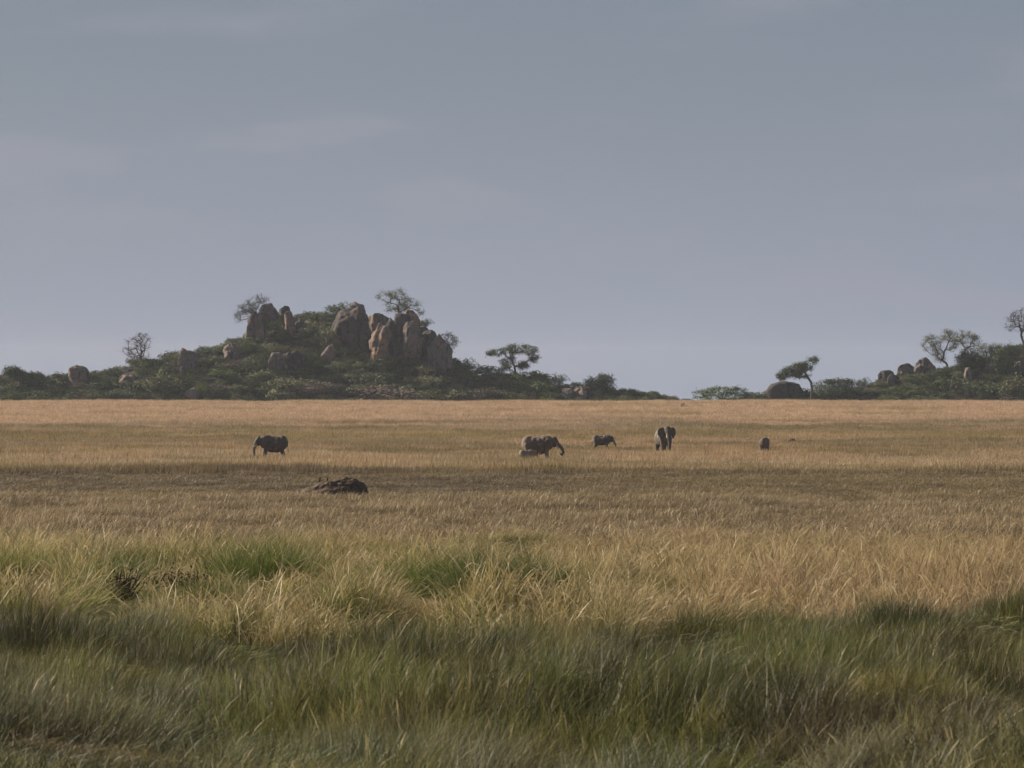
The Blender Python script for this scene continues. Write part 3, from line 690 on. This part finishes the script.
SH = [
 ('dark bush below the orange faced slab and the largest cliff', 388, 367, 34, 12, 'dark', 'A', 0),
 ('olive bush hiding the foot of the pointed dome of rock', 437, 377, 34, 13, 'olive', 'A', 1),
 ('small dark bush between the upright cleft boulder and the narrow pillar', 281, 322, 13, 9, 'dark', 'A', 0),
 ('dark bush hiding the foot of the upright cleft boulder', 257, 343, 24, 9, 'dark', 'A', 1),
 ('dark round bush hiding the foot of the rounded left summit boulder', 275, 333, 24, 14, 'dark', 'A', 0),
 ('dark bush spilling over the left half of the great massif', 334, 350, 24, 24, 'olive', 'A', 1),
 ('dark bush in front of the middle of the great massif', 350, 356, 24, 12, 'dark', 'A', 0),
 ('grey green bush on the skyline left of the pointed dome of rock', 424, 328, 12, 10, 'dark', 'A', 0),
 ('dark bush below the long leaning slab', 414, 368, 26, 12, 'dark', 'A', 1),
 ('broad olive bush on the middle slope right of the big split boulder', 300, 392, 42, 16, 'olive', 'A', 1),
 ('leafy bush low on the slope below the round pinkish boulder', 232, 380, 36, 15, 'green', 'A', 0),

 ('dark bush on the skyline right of the summit cliffs', 462, 374, 20, 16, 'dark', 'A', 0),
 ('round dark bush on the ridge left of the umbrella tree', 486, 377, 22, 14, 'dark', 'A', 1),
 ('small dark bush on the ridge right of the umbrella tree', 558, 386, 14, 12, 'dark', 'A', 0),
 ('low dark bush on the ridge left of the last round bush tree', 576, 389, 12, 9, 'dark', 'A', 1),
 ('small pointed bush past the last round bush tree', 630, 399, 14, 10, 'dark', 'A', 0),
 ('low rounded purplish brown bush in front of the left hill', 385, 401, 66, 18, 'brown', 'A', 1),
 ('dull brown dry bush left of the low purplish brown bush', 318, 398, 44, 20, 'brown', 'A', 0),
 ('large dark green bush in the middle of the slope under the great massif', 362, 386, 40, 17, 'dark', 'A', 1),
 ('bright green shrub in the middle of the lower slope', 250, 392, 30, 11, 'green', 'A', 0),
 ('light green bush below the orange faced slab', 372, 370, 30, 12, 'green', 'A', 0),
 ('grey green bush below the pointed dome of rock', 440, 388, 34, 14, 'olive', 'A', 1),
 ('rounded tree like bush at the foot of the left slope', 164, 397, 34, 26, 'olive', 'A', 0),
 ('dark bush on the summit between the pale pillar and the dark massif', 312, 322, 24, 13, 'dark', 'A', 1),
 ('olive bush in front of the summit right of the pale pillar', 318, 338, 28, 16, 'olive', 'A', 0),
 ('dark bush on top of the summit left of the perched block', 337, 316, 20, 14, 'dark', 'A', 0),
 ('small bush on the skyline above the round pinkish boulder', 232, 346, 14, 10, 'dark', 'A', 1),
 ('small dark shrub on the shoulder right of the bare tree', 163, 366, 9, 9, 'dark', 'A', 0),
 ('dark bush on the skyline right of the tall square boulder', 206, 355, 20, 11, 'dark', 'A', 1),
 ('dark round bush at the left end of the slope above the pale wedge', 112, 378, 18, 12, 'dark', 'A', 0),
 ('dark bush left of the lone rounded boulder', 46, 390, 30, 15, 'dark', 'A', 1),
 ('brown dry bush under the lone rounded boulder', 80, 391, 22, 11, 'brown', 'A', 0),
 ('dark green bush right of the lone rounded boulder', 100, 393, 20, 15, 'dark', 'A', 0),
 ('dark green bush tucked against the right side of the largest cliff', 395, 362, 20, 9, 'dark', 'A', 0),
 ('broad dark bush between the left hill and the lone bare tree', 135, 392, 34, 16, 'dark', 'A', 1),
 ('small dark bush at the grass edge left of the gap between hills', 664, 401, 9, 5, 'dark', 'A', 1),
 ('tiny dark bush in the middle of the gap between the hills', 675, 402, 7, 5, 'dark', 'A', 0),
 ('low dark bush just left of the lone flat acacia thicket', 686, 402, 10, 5, 'dark', 'A', 1),
 ('dark bush left of the big brown dome of rock', 762, 402, 20, 12, 'dark', 'B', 0),
 ('dark bush between the brown dome and the leaning tree', 806, 402, 22, 16, 'dark', 'B', 1),
 ('pale green bush at the foot of the right hill', 898, 402, 34, 10, 'green', 'B', 0),
 ('second pale green bush at the foot of the right hill below the round boulders', 926, 402, 28, 9, 'green', 'B', 1),
 ('dark bush beside the biggest skyline boulder of the right hill', 942, 380, 20, 14, 'dark', 'B', 0),
 ('wide dark bush in front of the right hill skyline', 950, 394, 36, 20, 'dark', 'B', 1),
 ('olive bush low on the right hill near the frame edge', 1018, 400, 26, 26, 'olive', 'B', 0),
 ('dark bush at the foot of the right hill near the frame edge', 986, 399, 34, 20, 'dark', 'B', 1),
 ('small dark tuft of leaves on the skyline left of the low boulder', 862, 391, 12, 14, 'dark', 'B', 0),
]
for s in SH: shrub(s[0], s[1], s[2], s[3], s[4], s[5], s[6], s[7])

# -- the thicket that covers both slopes: nobody could count it
def thicket():
    rs = np.random.RandomState(3); R = random.Random(5)
    kinds = ['dark', 'brown', 'dark', 'olive', 'dark', 'green', 'olive']; var = []
    for i, kd in enumerate(kinds):
        V, Fq, SV, SF = shrub_geo(random.Random(60+i), 3.0, 2.2, 95, 7, .2, .26); 
        var.append((V, Fq, [(0, 0, 0)]*len(V), [['dark', 'green', 'olive', 'brown'].index(kd)]*len(Fq)))
    for nm, lab, zf, xs, rr, D0, n, side in (('thicket', 'dense dark green thicket covering the slope of the left hill', zA, HX, HR, 1052, 5200, 'A'),
                                        ('thicket', 'dense dark thicket covering the slope of the right hill', zB, RX, RR, 1085, 3200, 'B')):
        px = rs.uniform(xs[0]+8, xs[-1]-3, n)
        h = np.maximum(BASE-np.interp(px, xs, rr), 0)/F*(D0+18); W = 8+h*1.5
        D = D0+rs.uniform(-.02, 1.15, n)*W; x = (px-512)/F*D; z = zf(x, D)
        sz = rs.uniform(.4, 1.05, n)*np.where(h > 4, 1.05, .65)*np.where(rs.rand(n) < .12, 1.45, 1)
        ptop = H0-(z+1.9*sz-CAMZ)*F/D; pbot = H0-(z-CAMZ)*F/D; hw = 1.6*sz*F/D
        bad = np.zeros(n, bool)
        for (a, b, c, d, rD) in ROCKS:
            bad |= (D < rD+2)&(px+hw*.7 > a)&(px-hw*.7 < b)&(ptop < d-(d-c)*.3)&(pbot > c)
        ok = ~bad; px, D, x, z, sz = px[ok], D[ok], x[ok], z[ok], sz[ok]; n2 = len(x)
        nz = fbm(x/9, D/9, 19, 3)
        vi = np.where(rs.rand(n2) < .35, rs.randint(0, 7, n2), np.clip(((nz-.3)/.42*7).astype(int), 0, 6))
        P = np.stack([x, D, z-.15], -1); sc = np.stack([sz*rs.uniform(.8, 1.3, n2), sz, sz*rs.uniform(.7, 1.15, n2)], -1)
        scatter(nm, lab, var, P, np.stack([np.zeros(n2), np.zeros(n2), rs.uniform(0, 6.28, n2)], -1), np.array(sc), np.zeros((n2, 3)), np.array(vi), [LEAVES[k] for k in ('dark', 'green', 'olive', 'brown')])
thicket()

# ------------------------------------------------------------------ elephants
def elephant_mesh(trunk, ears='back', legs=None, headdz=0, heady=0, tail=1, belly=1.0, headdrop=0):
    """facing +X, shoulder height 1; returns evaluated continuous mesh data"""
    bm = bmesh.new()
    def ell(c, r, rot=None):
        M = Matrix.Translation(c) @ (rot.to_4x4() if rot else Matrix.Identity(4)) @ Matrix.Diagonal((*((r,)*3 if isinstance(r, (int, float)) else r), 1))
        bmesh.ops.create_icosphere(bm, subdivisions=3, radius=1, matrix=M)
    def chain(pts):
        for (p, r), (q, s) in zip(pts[:-1], pts[1:]):
            p = Vector(p); q = Vector(q); n = max(2, int((q-p).length/(min(r, s)*.45)))
            for i in range(n+1):
                t = i/n; ell(p.lerp(q, t), r+(s-r)*t)
    # trunk of the body
    ell((.27, 0, .67), (.25, .21, .30)); ell((.08, 0, .59), (.29, .25, .33*belly)); ell((-.14, 0, .585), (.29, .26, .335*belly)); ell((-.36, 0, .66), (.22, .21, .30))
    ell((-.30, 0, .80), (.2, .13, .15)); ell((.26, 0, .86), (.2, .12, .12)); ell((0, 0, .82), (.34, .12, .11))
    H = Vector((0, heady, headdz-headdrop))
    chain([((.36, 0, .80), .17), (Vector((.56, 0, .84))+H*.8, .13)])
    ell(Vector((.60, 0, .88))+H, (.13, .125, .15)); ell(Vector((.68, 0, .80))+H, (.10, .10, .14)); ell(Vector((.62, 0, .70))+H, (.10, .07, .07))
    chain([(Vector(p)+H*(1 if i < 2 else .8), r) for i, (p, r) in enumerate(trunk)])
    L = legs or [(.0, .0), (.06, -.04), (.0, .05), (-.05, .0)]
    for k, s in ((0, 1), (1, -1)):
        a, b = L[k]; chain([((.30, .12*s, .62), .11), ((.32+a*.5, .125*s, .34), .075), ((.32+a, .125*s, .14), .066), ((.33+a, .125*s, .03), .078)])
    for k, s in ((2, 1), (3, -1)):
        a, b = L[k]; chain([((-.36, .11*s, .62), .135), ((-.31+a*.4, .12*s, .38), .09), ((-.38+a*.8, .12*s, .2), .064), ((-.36+a, .12*s, .03), .074)])
    for s in (1, -1):
        if ears == 'back': yaw, c = math.radians(18)*s, Vector((.45, .165*s, .78))
        else: yaw, c = math.radians(62)*s, Vector((.50, .20*s, .80))
        rot = Matrix.Rotation(-yaw, 3, 'Z') @ Matrix.Rotation(math.radians(12), 3, 'Y')
        ell(c+H*.9, (.165, .022, .20), rot); ell(c+H*.9+rot @ Vector((.02, 0, -.13)), (.09, .02, .13), rot)
    if tail: chain([((-.54, 0, .80), .035), ((-.585, 0, .66), .02), ((-.59, 0.01, .42), .016)]); ell((-.59, .01, .38), (.02, .02, .05))
    me = bpy.data.meshes.new('tmp'); bm.to_mesh(me); bm.free()
    o = bpy.data.objects.new('tmp', me); link(o)
    r = o.modifiers.new('r', 'REMESH'); r.mode = 'VOXEL'; r.voxel_size = .018
    sm = o.modifiers.new('s', 'SMOOTH'); sm.factor = .5; sm.iterations = 5
    dg = bpy.context.evaluated_depsgraph_get(); ev = o.evaluated_get(dg)
    out = bpy.data.meshes.new_from_object(ev); out.name = 'body'
    bpy.data.objects.remove(o); bpy.data.meshes.remove(me)
    out.polygons.foreach_set('use_smooth', [True]*len(out.polygons))
    return out, H
def skin_mat(name, c1, c2, c3):
    m, nt, nd, lk = new_mat(name); out = N(nt, 'ShaderNodeOutputMaterial'); d = N(nt, 'ShaderNodeBsdfPrincipled', Roughness=.8)
    d.inputs['Specular IOR Level'].default_value = .25
    c = mixrgb(nt, ramp(nt, noise_tex(nt, 2.2, detail=4, obj=True), .42, .6), c1, c2)
    c = mixrgb(nt, ramp(nt, noise_tex(nt, 5, detail=5, obj=True), .56, .68), c, c3); lk.new(c, d.inputs['Base Color'])
    bn = N(nt, 'ShaderNodeBump', Strength=.6, Distance=.02); lk.new(noise_tex(nt, 26, detail=4, obj=True), bn.inputs['Height']); lk.new(bn.outputs[0], d.inputs['Normal'])
    lk.new(d.outputs[0], out.inputs[0]); return m
SK_D = skin_mat('elephant_skin_dark', (.105, .086, .072), (.15, .118, .094), (.22, .165, .125))
SK_M = skin_mat('elephant_skin', (.14, .108, .088), (.195, .148, .114), (.28, .21, .155))
SK_B = skin_mat('elephant_skin_pinkish', (.14, .10, .088), (.19, .138, .118), (.10, .074, .066))
SK_P = skin_mat('elephant_skin_dusty', (.24, .195, .15), (.30, .245, .19), (.18, .145, .115))
M_IVORY = simple_mat('ivory', (.62, .56, .45), (.5, .44, .34), 6)
M_EYE = simple_mat('eye', (.02, .015, .012), (.03, .02, .015), 6, rough=.3)
M_HAIR = simple_mat('tail_hair', (.03, .025, .022), (.05, .04, .035), 8)
TR_DOWN = [((.72, 0, .74), .085), ((.78, 0, .60), .07), ((.80, 0, .42), .055), ((.79, 0, .22), .044), ((.81, 0, .10), .036)]
TR_CURL = [((.73, 0, .74), .085), ((.82, 0, .66), .072), ((.92, 0, .54), .058), ((.95, 0, .42), .048), ((.90, 0, .34), .042), ((.85, 0, .37), .036)]
TR_SHORT = [((.72, 0, .74), .085), ((.79, 0, .62), .07), ((.85, 0, .50), .055), ((.90, 0, .42), .044), ((.88, 0, .34), .036)]
TR_FWD = [((.72, 0, .74), .085), ((.80, 0, .62), .07), ((.90, 0, .50), .055), ((.99, 0, .40), .044), ((1.03, 0, .33), .036)]
def elephant(label, px, D, height, yaw, mat, trunk, ears='back', tusk=.1, seed=0, long=1.0, wide=1.05, tread=.32, **kw):
    me, H = elephant_mesh(trunk, ears, **kw)
    x = X(px, D); TRAMPLED.append((x, D, height, tread)); z = float(gz(x, D))
    root = empty('elephant', (x, D, z-.02), math.radians(yaw), height); root.scale = (height*long, height*wide, height); tag(root, label, 'elephant', 'elephants grazing on the plain')
    me.materials.append(mat); body = link(bpy.data.objects.new('body', me), root)
    for s in (1, -1):
        bm = bmesh.new(); bmesh.ops.create_uvsphere(bm, u_segments=10, v_segments=8, radius=.013)
        m2 = bpy.data.meshes.new('eye'); bm.to_mesh(m2); bm.free(); m2.materials.append(M_EYE)
        e = link(bpy.data.objects.new('eye', m2), root); e.location = Vector((.71, .09*s, .83))+H
        if tusk:
            V = []; Fq = []; p = Vector((.70, .065*s, .70))+H; pts = [p, p+Vector((.06, .02*s, -.07)), p+Vector((.12, .03*s, -.11)), p+Vector((.12+tusk*.6, .03*s, -.11))]
            rr = [.016, .015, .012, .004]
            for i in range(3): tube(V, Fq, pts[i], pts[i+1], rr[i], rr[i+1], 8)
            mesh_obj('tusk', V, Fq, M_IVORY, root, True)
    V = []; Fq = []; R = random.Random(seed)
    for _ in range(26):
        a = Vector((-.59+R.gauss(0, .008), .01+R.gauss(0, .008), .39)); tube(V, Fq, a, a+Vector((R.gauss(0, .012), R.gauss(0, .012), -R.uniform(.06, .11))), .004, .001, 3)
    mesh_obj('tail_tuft', V, Fq, M_HAIR, root)
    return root
elephant('dark grey elephant facing left with its trunk down, alone left of the herd', 273.5, 429, 2.45, 180+6, SK_D, TR_DOWN, headdrop=.10, seed=1)
elephant('brown grey adult elephant facing right with its trunk curled under, calf at its side', 537.5, 414, 2.65, -8, SK_M, TR_CURL, headdrop=.09, seed=2)
elephant('tiny pale dusty calf half hidden in grass in front of the adult hind legs', 527, 405, 1.3, 12, SK_P, TR_DOWN, tusk=0, headdrop=.12, seed=3, tail=1)
elephant('half grown dark elephant walking right with lowered head behind the adult', 601.5, 500, 1.9, -12, SK_D, TR_SHORT, tusk=.06, headdrop=.12, seed=4, belly=.85)
elephant('large dark elephant seen from the front with its ears spread', 663.5, 483, 2.95, -76, SK_D, TR_DOWN, 'out', headdz=.02, seed=5, wide=1.1, tread=0)
elephant('young pinkish grey elephant seen from behind at the right end of the herd', 764.5, 492, 1.8, 74, SK_B, TR_DOWN, tusk=0, tread=-.8, seed=6, wide=1.15, headdrop=.1, belly=.78, legs=[(0, 0), (.1, 0), (.02, 0), (-.06, 0)])

# ------------------------------------------------------------------ mound, birds and small plants on the plain
M_DIRT = simple_mat('mound_soil', (.13, .088, .058), (.07, .048, .033), 1.6, thr=(.42, .58), bump=.08)
def lump(name, label, cat, px, D, wx, wy, hgt, seed, mat):
    bm = bmesh.new(); bmesh.ops.create_icosphere(bm, subdivisions=6, radius=1); off = Vector((seed*2.3, seed, 0))
    for v in bm.verts:
        p = v.co; r = math.hypot(p.x, p.y)
        prof = .66+.34*math.sin(p.x*1.8+.1)
        n = .35*mnoise.noise(p*1.6+off)+.24*mnoise.noise(p*4.5+off)+.15*mnoise.noise(p*10+off)+.07*mnoise.noise(p*22+off)
        v.co = Vector((p.x*wx*(1+n*.25), p.y*wy*(1+n*.2), (max(p.z, 0)**1.35*(1+n*.5) if p.z > 0 else p.z*.3)*hgt*prof))
    me = bpy.data.meshes.new(name); bm.to_mesh(me); bm.free(); me.materials.append(mat)
    o = link(bpy.data.objects.new(name, me)); x = X(px, D); o.location = (x, D, float(gz(x, D))-.05); tag(o, label, cat); AVOID.append((x, D, wx*.6)); return o
DM = D_of_row(499)
MOUND = lump('earth_mound', 'low crumbling mound of dark brown earth in the dark band of grass', 'mound', 327, DM, 2.6, 1.9, 1.45, 4, M_DIRT)
lump('earth_clod', 'small dark clod of earth right of the young elephant', 'clod', 790, 560, .95, .5, .8, 7, M_DIRT)
M_FEATH = simple_mat('dark_feathers', (.025, .018, .014), (.05, .035, .025), 12)
def bird(label, px, py, D, h):
    bm = bmesh.new()
    for c, r in (((0, 0, .45), (.16, .13, .24)), ((.05, 0, .62), (.12, .1, .16)), ((.09, 0, .82), (.10, .085, .10)), ((-.13, 0, .24), (.06, .07, .2)), ((.05, .06, .1), (.02, .02, .14)), ((.05, -.06, .1), (.02, .02, .14))):
        bmesh.ops.create_icosphere(bm, subdivisions=3, radius=1, matrix=Matrix.Translation(c) @ Matrix.Diagonal((*r, 1)))
    me = bpy.data.meshes.new('tmp'); bm.to_mesh(me); bm.free(); t = bpy.data.objects.new('tmp', me); link(t)
    r = t.modifiers.new('r', 'REMESH'); r.mode = 'VOXEL'; r.voxel_size = .02
    out = bpy.data.meshes.new_from_object(t.evaluated_get(bpy.context.evaluated_depsgraph_get())); out.name = 'body'; bpy.data.objects.remove(t)
    lx = X(px, D)-MOUND.location.x
    top = max((v.co for v in MOUND.data.vertices if abs(v.co.x-lx) < .08), key=lambda c: c.z)
    root = empty('bird', (X(px, D), D+top.y, MOUND.location.z+top.z-.02), 0.5, h); tag(root, label, 'bird', 'birds perched on the mound')
    out.materials.append(M_FEATH); out.polygons.foreach_set('use_smooth', [True]*len(out.polygons)); link(bpy.data.objects.new('body', out), root)
    V = []; Fq = []; tube(V, Fq, Vector((.17, 0, .82)), Vector((.29, 0, .79)), .025, .004, 6); mesh_obj('beak', V, Fq, M_HAIR, root)
bird('larger dark bird perched on the left end of the earth mound', 319.5, 485.5, DM, .36)
bird('smaller dark bird on the earth mound right of the larger one', 328, 485, DM, .28)

def stick_plant(name, label, cat, px, D, w, h, n, colr, seed, leafn=4, lean=.2):
    R = random.Random(seed); x = X(px, D); root = empty(name, (x, D, float(gz(x, D))-.03)); tag(root, label, cat); SHORT.append((x, D, w*.8))
    V = []; Fq = []; LV = []; LF = []
    for _ in range(n):
        p = Vector((0, 0, -.05)); a = Vector((R.gauss(0, w*.3), R.gauss(0, w*.3), .2)); tube(V, Fq, p, a, .02, .018, 4); p = a; L = h*R.uniform(.5, 1)
        d = Vector((R.gauss(lean, .35), R.gauss(0, .35), 1)).normalized()
        for k in range(3):
            q = p+d*L/3; tube(V, Fq, p, q, .008*(3-k), .008*(2.4-k)*.9+.001, 4); p = q; d = (d+Vector((R.gauss(.05, .2), R.gauss(0, .2), -.05))).normalized()
            leaf_quads(R, LV, LF, p, .07, leafn, .045)
    m = simple_mat(name+'_mat', colr, [c*.6 for c in colr], 8, translucent=.1)
    mesh_obj('stem', V, Fq, m, root); mesh_obj('foliage', LV, LF, m, root); return root
stick_plant('dead_shrub', 'dark brown dead shrub among the tall grass at the left', 'shrub', 180, 74, 1.0, .40, 90, (.12, .08, .055), 1, 1)
stick_plant('dead_shrub', 'small dark upright dead plant at the front of the tall grass on the left', 'shrub', 122, 69, .3, .5, 30, (.10, .07, .05), 2, 1)
stick_plant('dead_shrub', 'reddish brown dry weed between the two green clumps on the left', 'shrub', 142, 86, .5, .5, 26, (.14, .09, .06), 3, 1)
stick_plant('dead_shrub', 'dark dead stems at the right foot of the big green tussock', 'shrub', 492, 77, .7, .5, 50, (.09, .07, .05), 4, 1)
stick_plant('weed', 'small dark weed in the far straw grass below the gap between hills', 'plant', 682, 930, .9, 1.1, 10, (.12, .07, .045), 5, 10)

def tussock(label, px, D, w, h, colr, seed, lean=.1):
    R = random.Random(seed); V = []; Fq = []
    v, f, a = tuft(R, int(7500*w*w+500), w, h, .0115, lean, .8, 4, .03, .5, 1.3)
    me = bpy.data.meshes.new('grass_tussock'); me.from_pydata(v, [], f)
    at = me.attributes.new('bv', 'FLOAT_VECTOR', 'POINT'); at.data.foreach_set('vector', np.array(a, np.float32).ravel())
    m = M_GRASS.copy(); m.name = 'tussock_blades'
    for n in list(m.node_tree.nodes):
        if n.type == 'ATTRIBUTE' and n.attribute_name == 'col':
            rgb = m.node_tree.nodes.new('ShaderNodeRGB'); rgb.outputs[0].default_value = (*colr, 1)
            for l in list(n.outputs['Color'].links): m.node_tree.links.new(rgb.outputs[0], l.to_socket)
    me.materials.append(m); o = link(bpy.data.objects.new('grass_tussock', me)); x = X(px, D); o.location = (x, D, float(gz(x, D))-.02); tag(o, label, 'tussock'); SHORT.append((x, D, w))
tussock('large bright green tussock standing above the yellow grass near the centre', 440, 75, .85, 1.7, (.125, .165, .04), 1)
tussock('lower green tussock trailing right from the large bright green one', 500, 71.5, .75, 1.35, (.08, .105, .032), 2)
tussock('dark green tussock in the tall grass at the left with a dry weed beside it', 112, 79, .45, 1.7, (.095, .125, .036), 3)
tussock('green tussock in the tall grass between the left edge and the centre', 262, 77, .65, 1.7, (.12, .155, .04), 4)
tussock('pale straw tussock arching over below the large bright green one', 425, 66, .6, .75, (.42, .32, .14), 5, .5)
tussock('pale dry tussock with seed stalks near the bottom left of centre', 428, 36, .2, .6, (.40, .28, .16), 6, .15)
tussock('yellow green tussock at the left edge of the tall grass', 22, 77, .7, 1.35, (.19, .20, .055), 8)
tussock('olive tussock in the tall grass just right of the brown dead shrub', 212, 71, .4, 1.0, (.15, .16, .05), 9)
tussock('yellow green tussock between the left green tussock and the large bright one', 345, 76, .5, 1.25, (.20, .21, .06), 10)
tussock('olive green tussock where the tall grass turns to straw right of centre', 660, 77, .5, 1.2, (.17, .17, .055), 11)
tussock('sandy straw tussock near the bottom left corner', 105, 35, .28, .45, (.42, .30, .17), 12, .3)
tussock('sandy straw tussock near the bottom right corner', 955, 34, .38, .42, (.42, .30, .17), 13, .3)
tussock('round straw tussock right of the green tussocks', 562, 76, .5, .95, (.36, .27, .13), 7, .3)

build_grass()

# ------------------------------------------------------------------ air
def haze():
    bm = bmesh.new(); bmesh.ops.create_cube(bm, size=1)
    me = bpy.data.meshes.new('haze'); bm.to_mesh(me); bm.free()
    o = link(bpy.data.objects.new('haze', me)); z0, z1 = -70, 40
    o.scale = (9400, 5000, z1-z0); o.location = (0, 1900, (z0+z1)/2)
    m, nt, nd, lk = new_mat('haze_air'); out = N(nt, 'ShaderNodeOutputMaterial'); v = N(nt, 'ShaderNodeVolumePrincipled')
    v.inputs['Color'].default_value = (.80, .86, .95, 1); v.inputs['Density'].default_value = HAZE; v.inputs['Anisotropy'].default_value = .2
    lk.new(v.outputs[0], out.inputs['Volume']); me.materials.append(m); tag(o, 'thin bluish haze over the whole plain', None, None, 'stuff')
HAZE = .00006
haze()

# ------------------------------------------------------------------ light
SUN_EL, SUN_AZ = 27, 296       # azimuth clockwise from +Y (view direction): from the left, a little beyond
w = bpy.data.worlds.new('World'); S.world = w; w.use_nodes = True
nt = w.node_tree; nt.nodes.clear(); lk = nt.links
out = N(nt, 'ShaderNodeOutputWorld'); bg = N(nt, 'ShaderNodeBackground', Strength=.1)
sky = N(nt, 'ShaderNodeTexSky'); sky.sky_type = 'NISHITA'; sky.sun_disc = False
sky.sun_elevation = math.radians(SUN_EL); sky.sun_rotation = math.radians(SUN_AZ); sky.air_density = 1.2; sky.dust_density = 1.5
tc = N(nt, 'ShaderNodeTexCoord')
sp = N(nt, 'ShaderNodeSeparateXYZ'); lk.new(tc.outputs['Generated'], sp.inputs[0])
def sky_noise(scale, stretch, detail, loc=(0, 0, 0)):
    mp = N(nt, 'ShaderNodeMapping'); mp.inputs['Scale'].default_value = stretch; mp.inputs['Location'].default_value = loc
    lk.new(tc.outputs['Generated'], mp.inputs[0])
    n = N(nt, 'ShaderNodeTexNoise'); n.inputs['Scale'].default_value = scale; n.inputs['Detail'].default_value = detail; n.inputs['Roughness'].default_value = .5
    lk.new(mp.outputs[0], n.inputs['Vector']); return n.outputs['Fac']
el = ramp(nt, sp.outputs[2], 0.0, .095)
el2 = ramp(nt, sp.outputs[2], .06, .5)
cl = mixrgb(nt, el, SKY_LOW if 'SKY_LOW' in globals() else (1.45, 1.68, 2.25), (.95, 1.15, 1.54))
cl = mixrgb(nt, el2, cl, (.5, .6, .84))
big = ramp(nt, sky_noise(6, (1, 1, 4), 3), .38, .66)
cl = mixrgb(nt, big, cl, (1.03, 1.03, 1.03), 'MULTIPLY')
pk = ramp(nt, sky_noise(14, (1, 1, 4.5), 4, (3, 1, 2)), .50, .72)
pk2 = N(nt, 'ShaderNodeMath', operation='MULTIPLY'); lk.new(pk, pk2.inputs[0]); pk2.inputs[1].default_value = .32
cl = mixrgb(nt, pk2.outputs[0], cl, (1.8, 1.72, 2.15))
fin = mixrgb(nt, .92, sky.outputs[0], cl)
lk.new(fin, bg.inputs['Color']); lk.new(bg.outputs[0], out.inputs[0])

sd = bpy.data.lights.new('sun', 'SUN'); sd.energy = 5.0; sd.angle = math.radians(.6); sd.color = (1, .88, .74)
so = link(bpy.data.objects.new('sun', sd))
az = math.radians(SUN_AZ); e_ = math.radians(SUN_EL)
dirv = Vector((math.sin(az)*math.cos(e_), math.cos(az)*math.cos(e_), math.sin(e_)))
so.rotation_euler = dirv.to_track_quat('Z', 'Y').to_euler()

# ------------------------------------------------------------------ camera
cd = bpy.data.cameras.new('camera'); cam = link(bpy.data.objects.new('camera', cd))
cam.location = (0, 0, CAMZ); cam.rotation_euler = (math.radians(90), 0, 0)
cd.sensor_width = 36; cd.lens = F/1024*36; cd.clip_start = .5; cd.clip_end = 12000
cd.dof.use_dof = True; cd.dof.focus_distance = 430; cd.dof.aperture_fstop = 12
S.camera = cam
S.render.resolution_x = 1024; S.render.resolution_y = 768
S.view_settings.view_transform = 'Standard'; S.view_settings.look = 'None'; S.view_settings.exposure = .85; S.view_settings.gamma = 1
S.render.engine = 'CYCLES'
c = S.cycles; c.use_denoising = True; c.max_bounces = 4; c.diffuse_bounces = 2; c.glossy_bounces = 1; c.transmission_bounces = 3; c.volume_bounces = 0; c.transparent_max_bounces = 8
c.use_adaptive_sampling = True; c.adaptive_threshold = .02
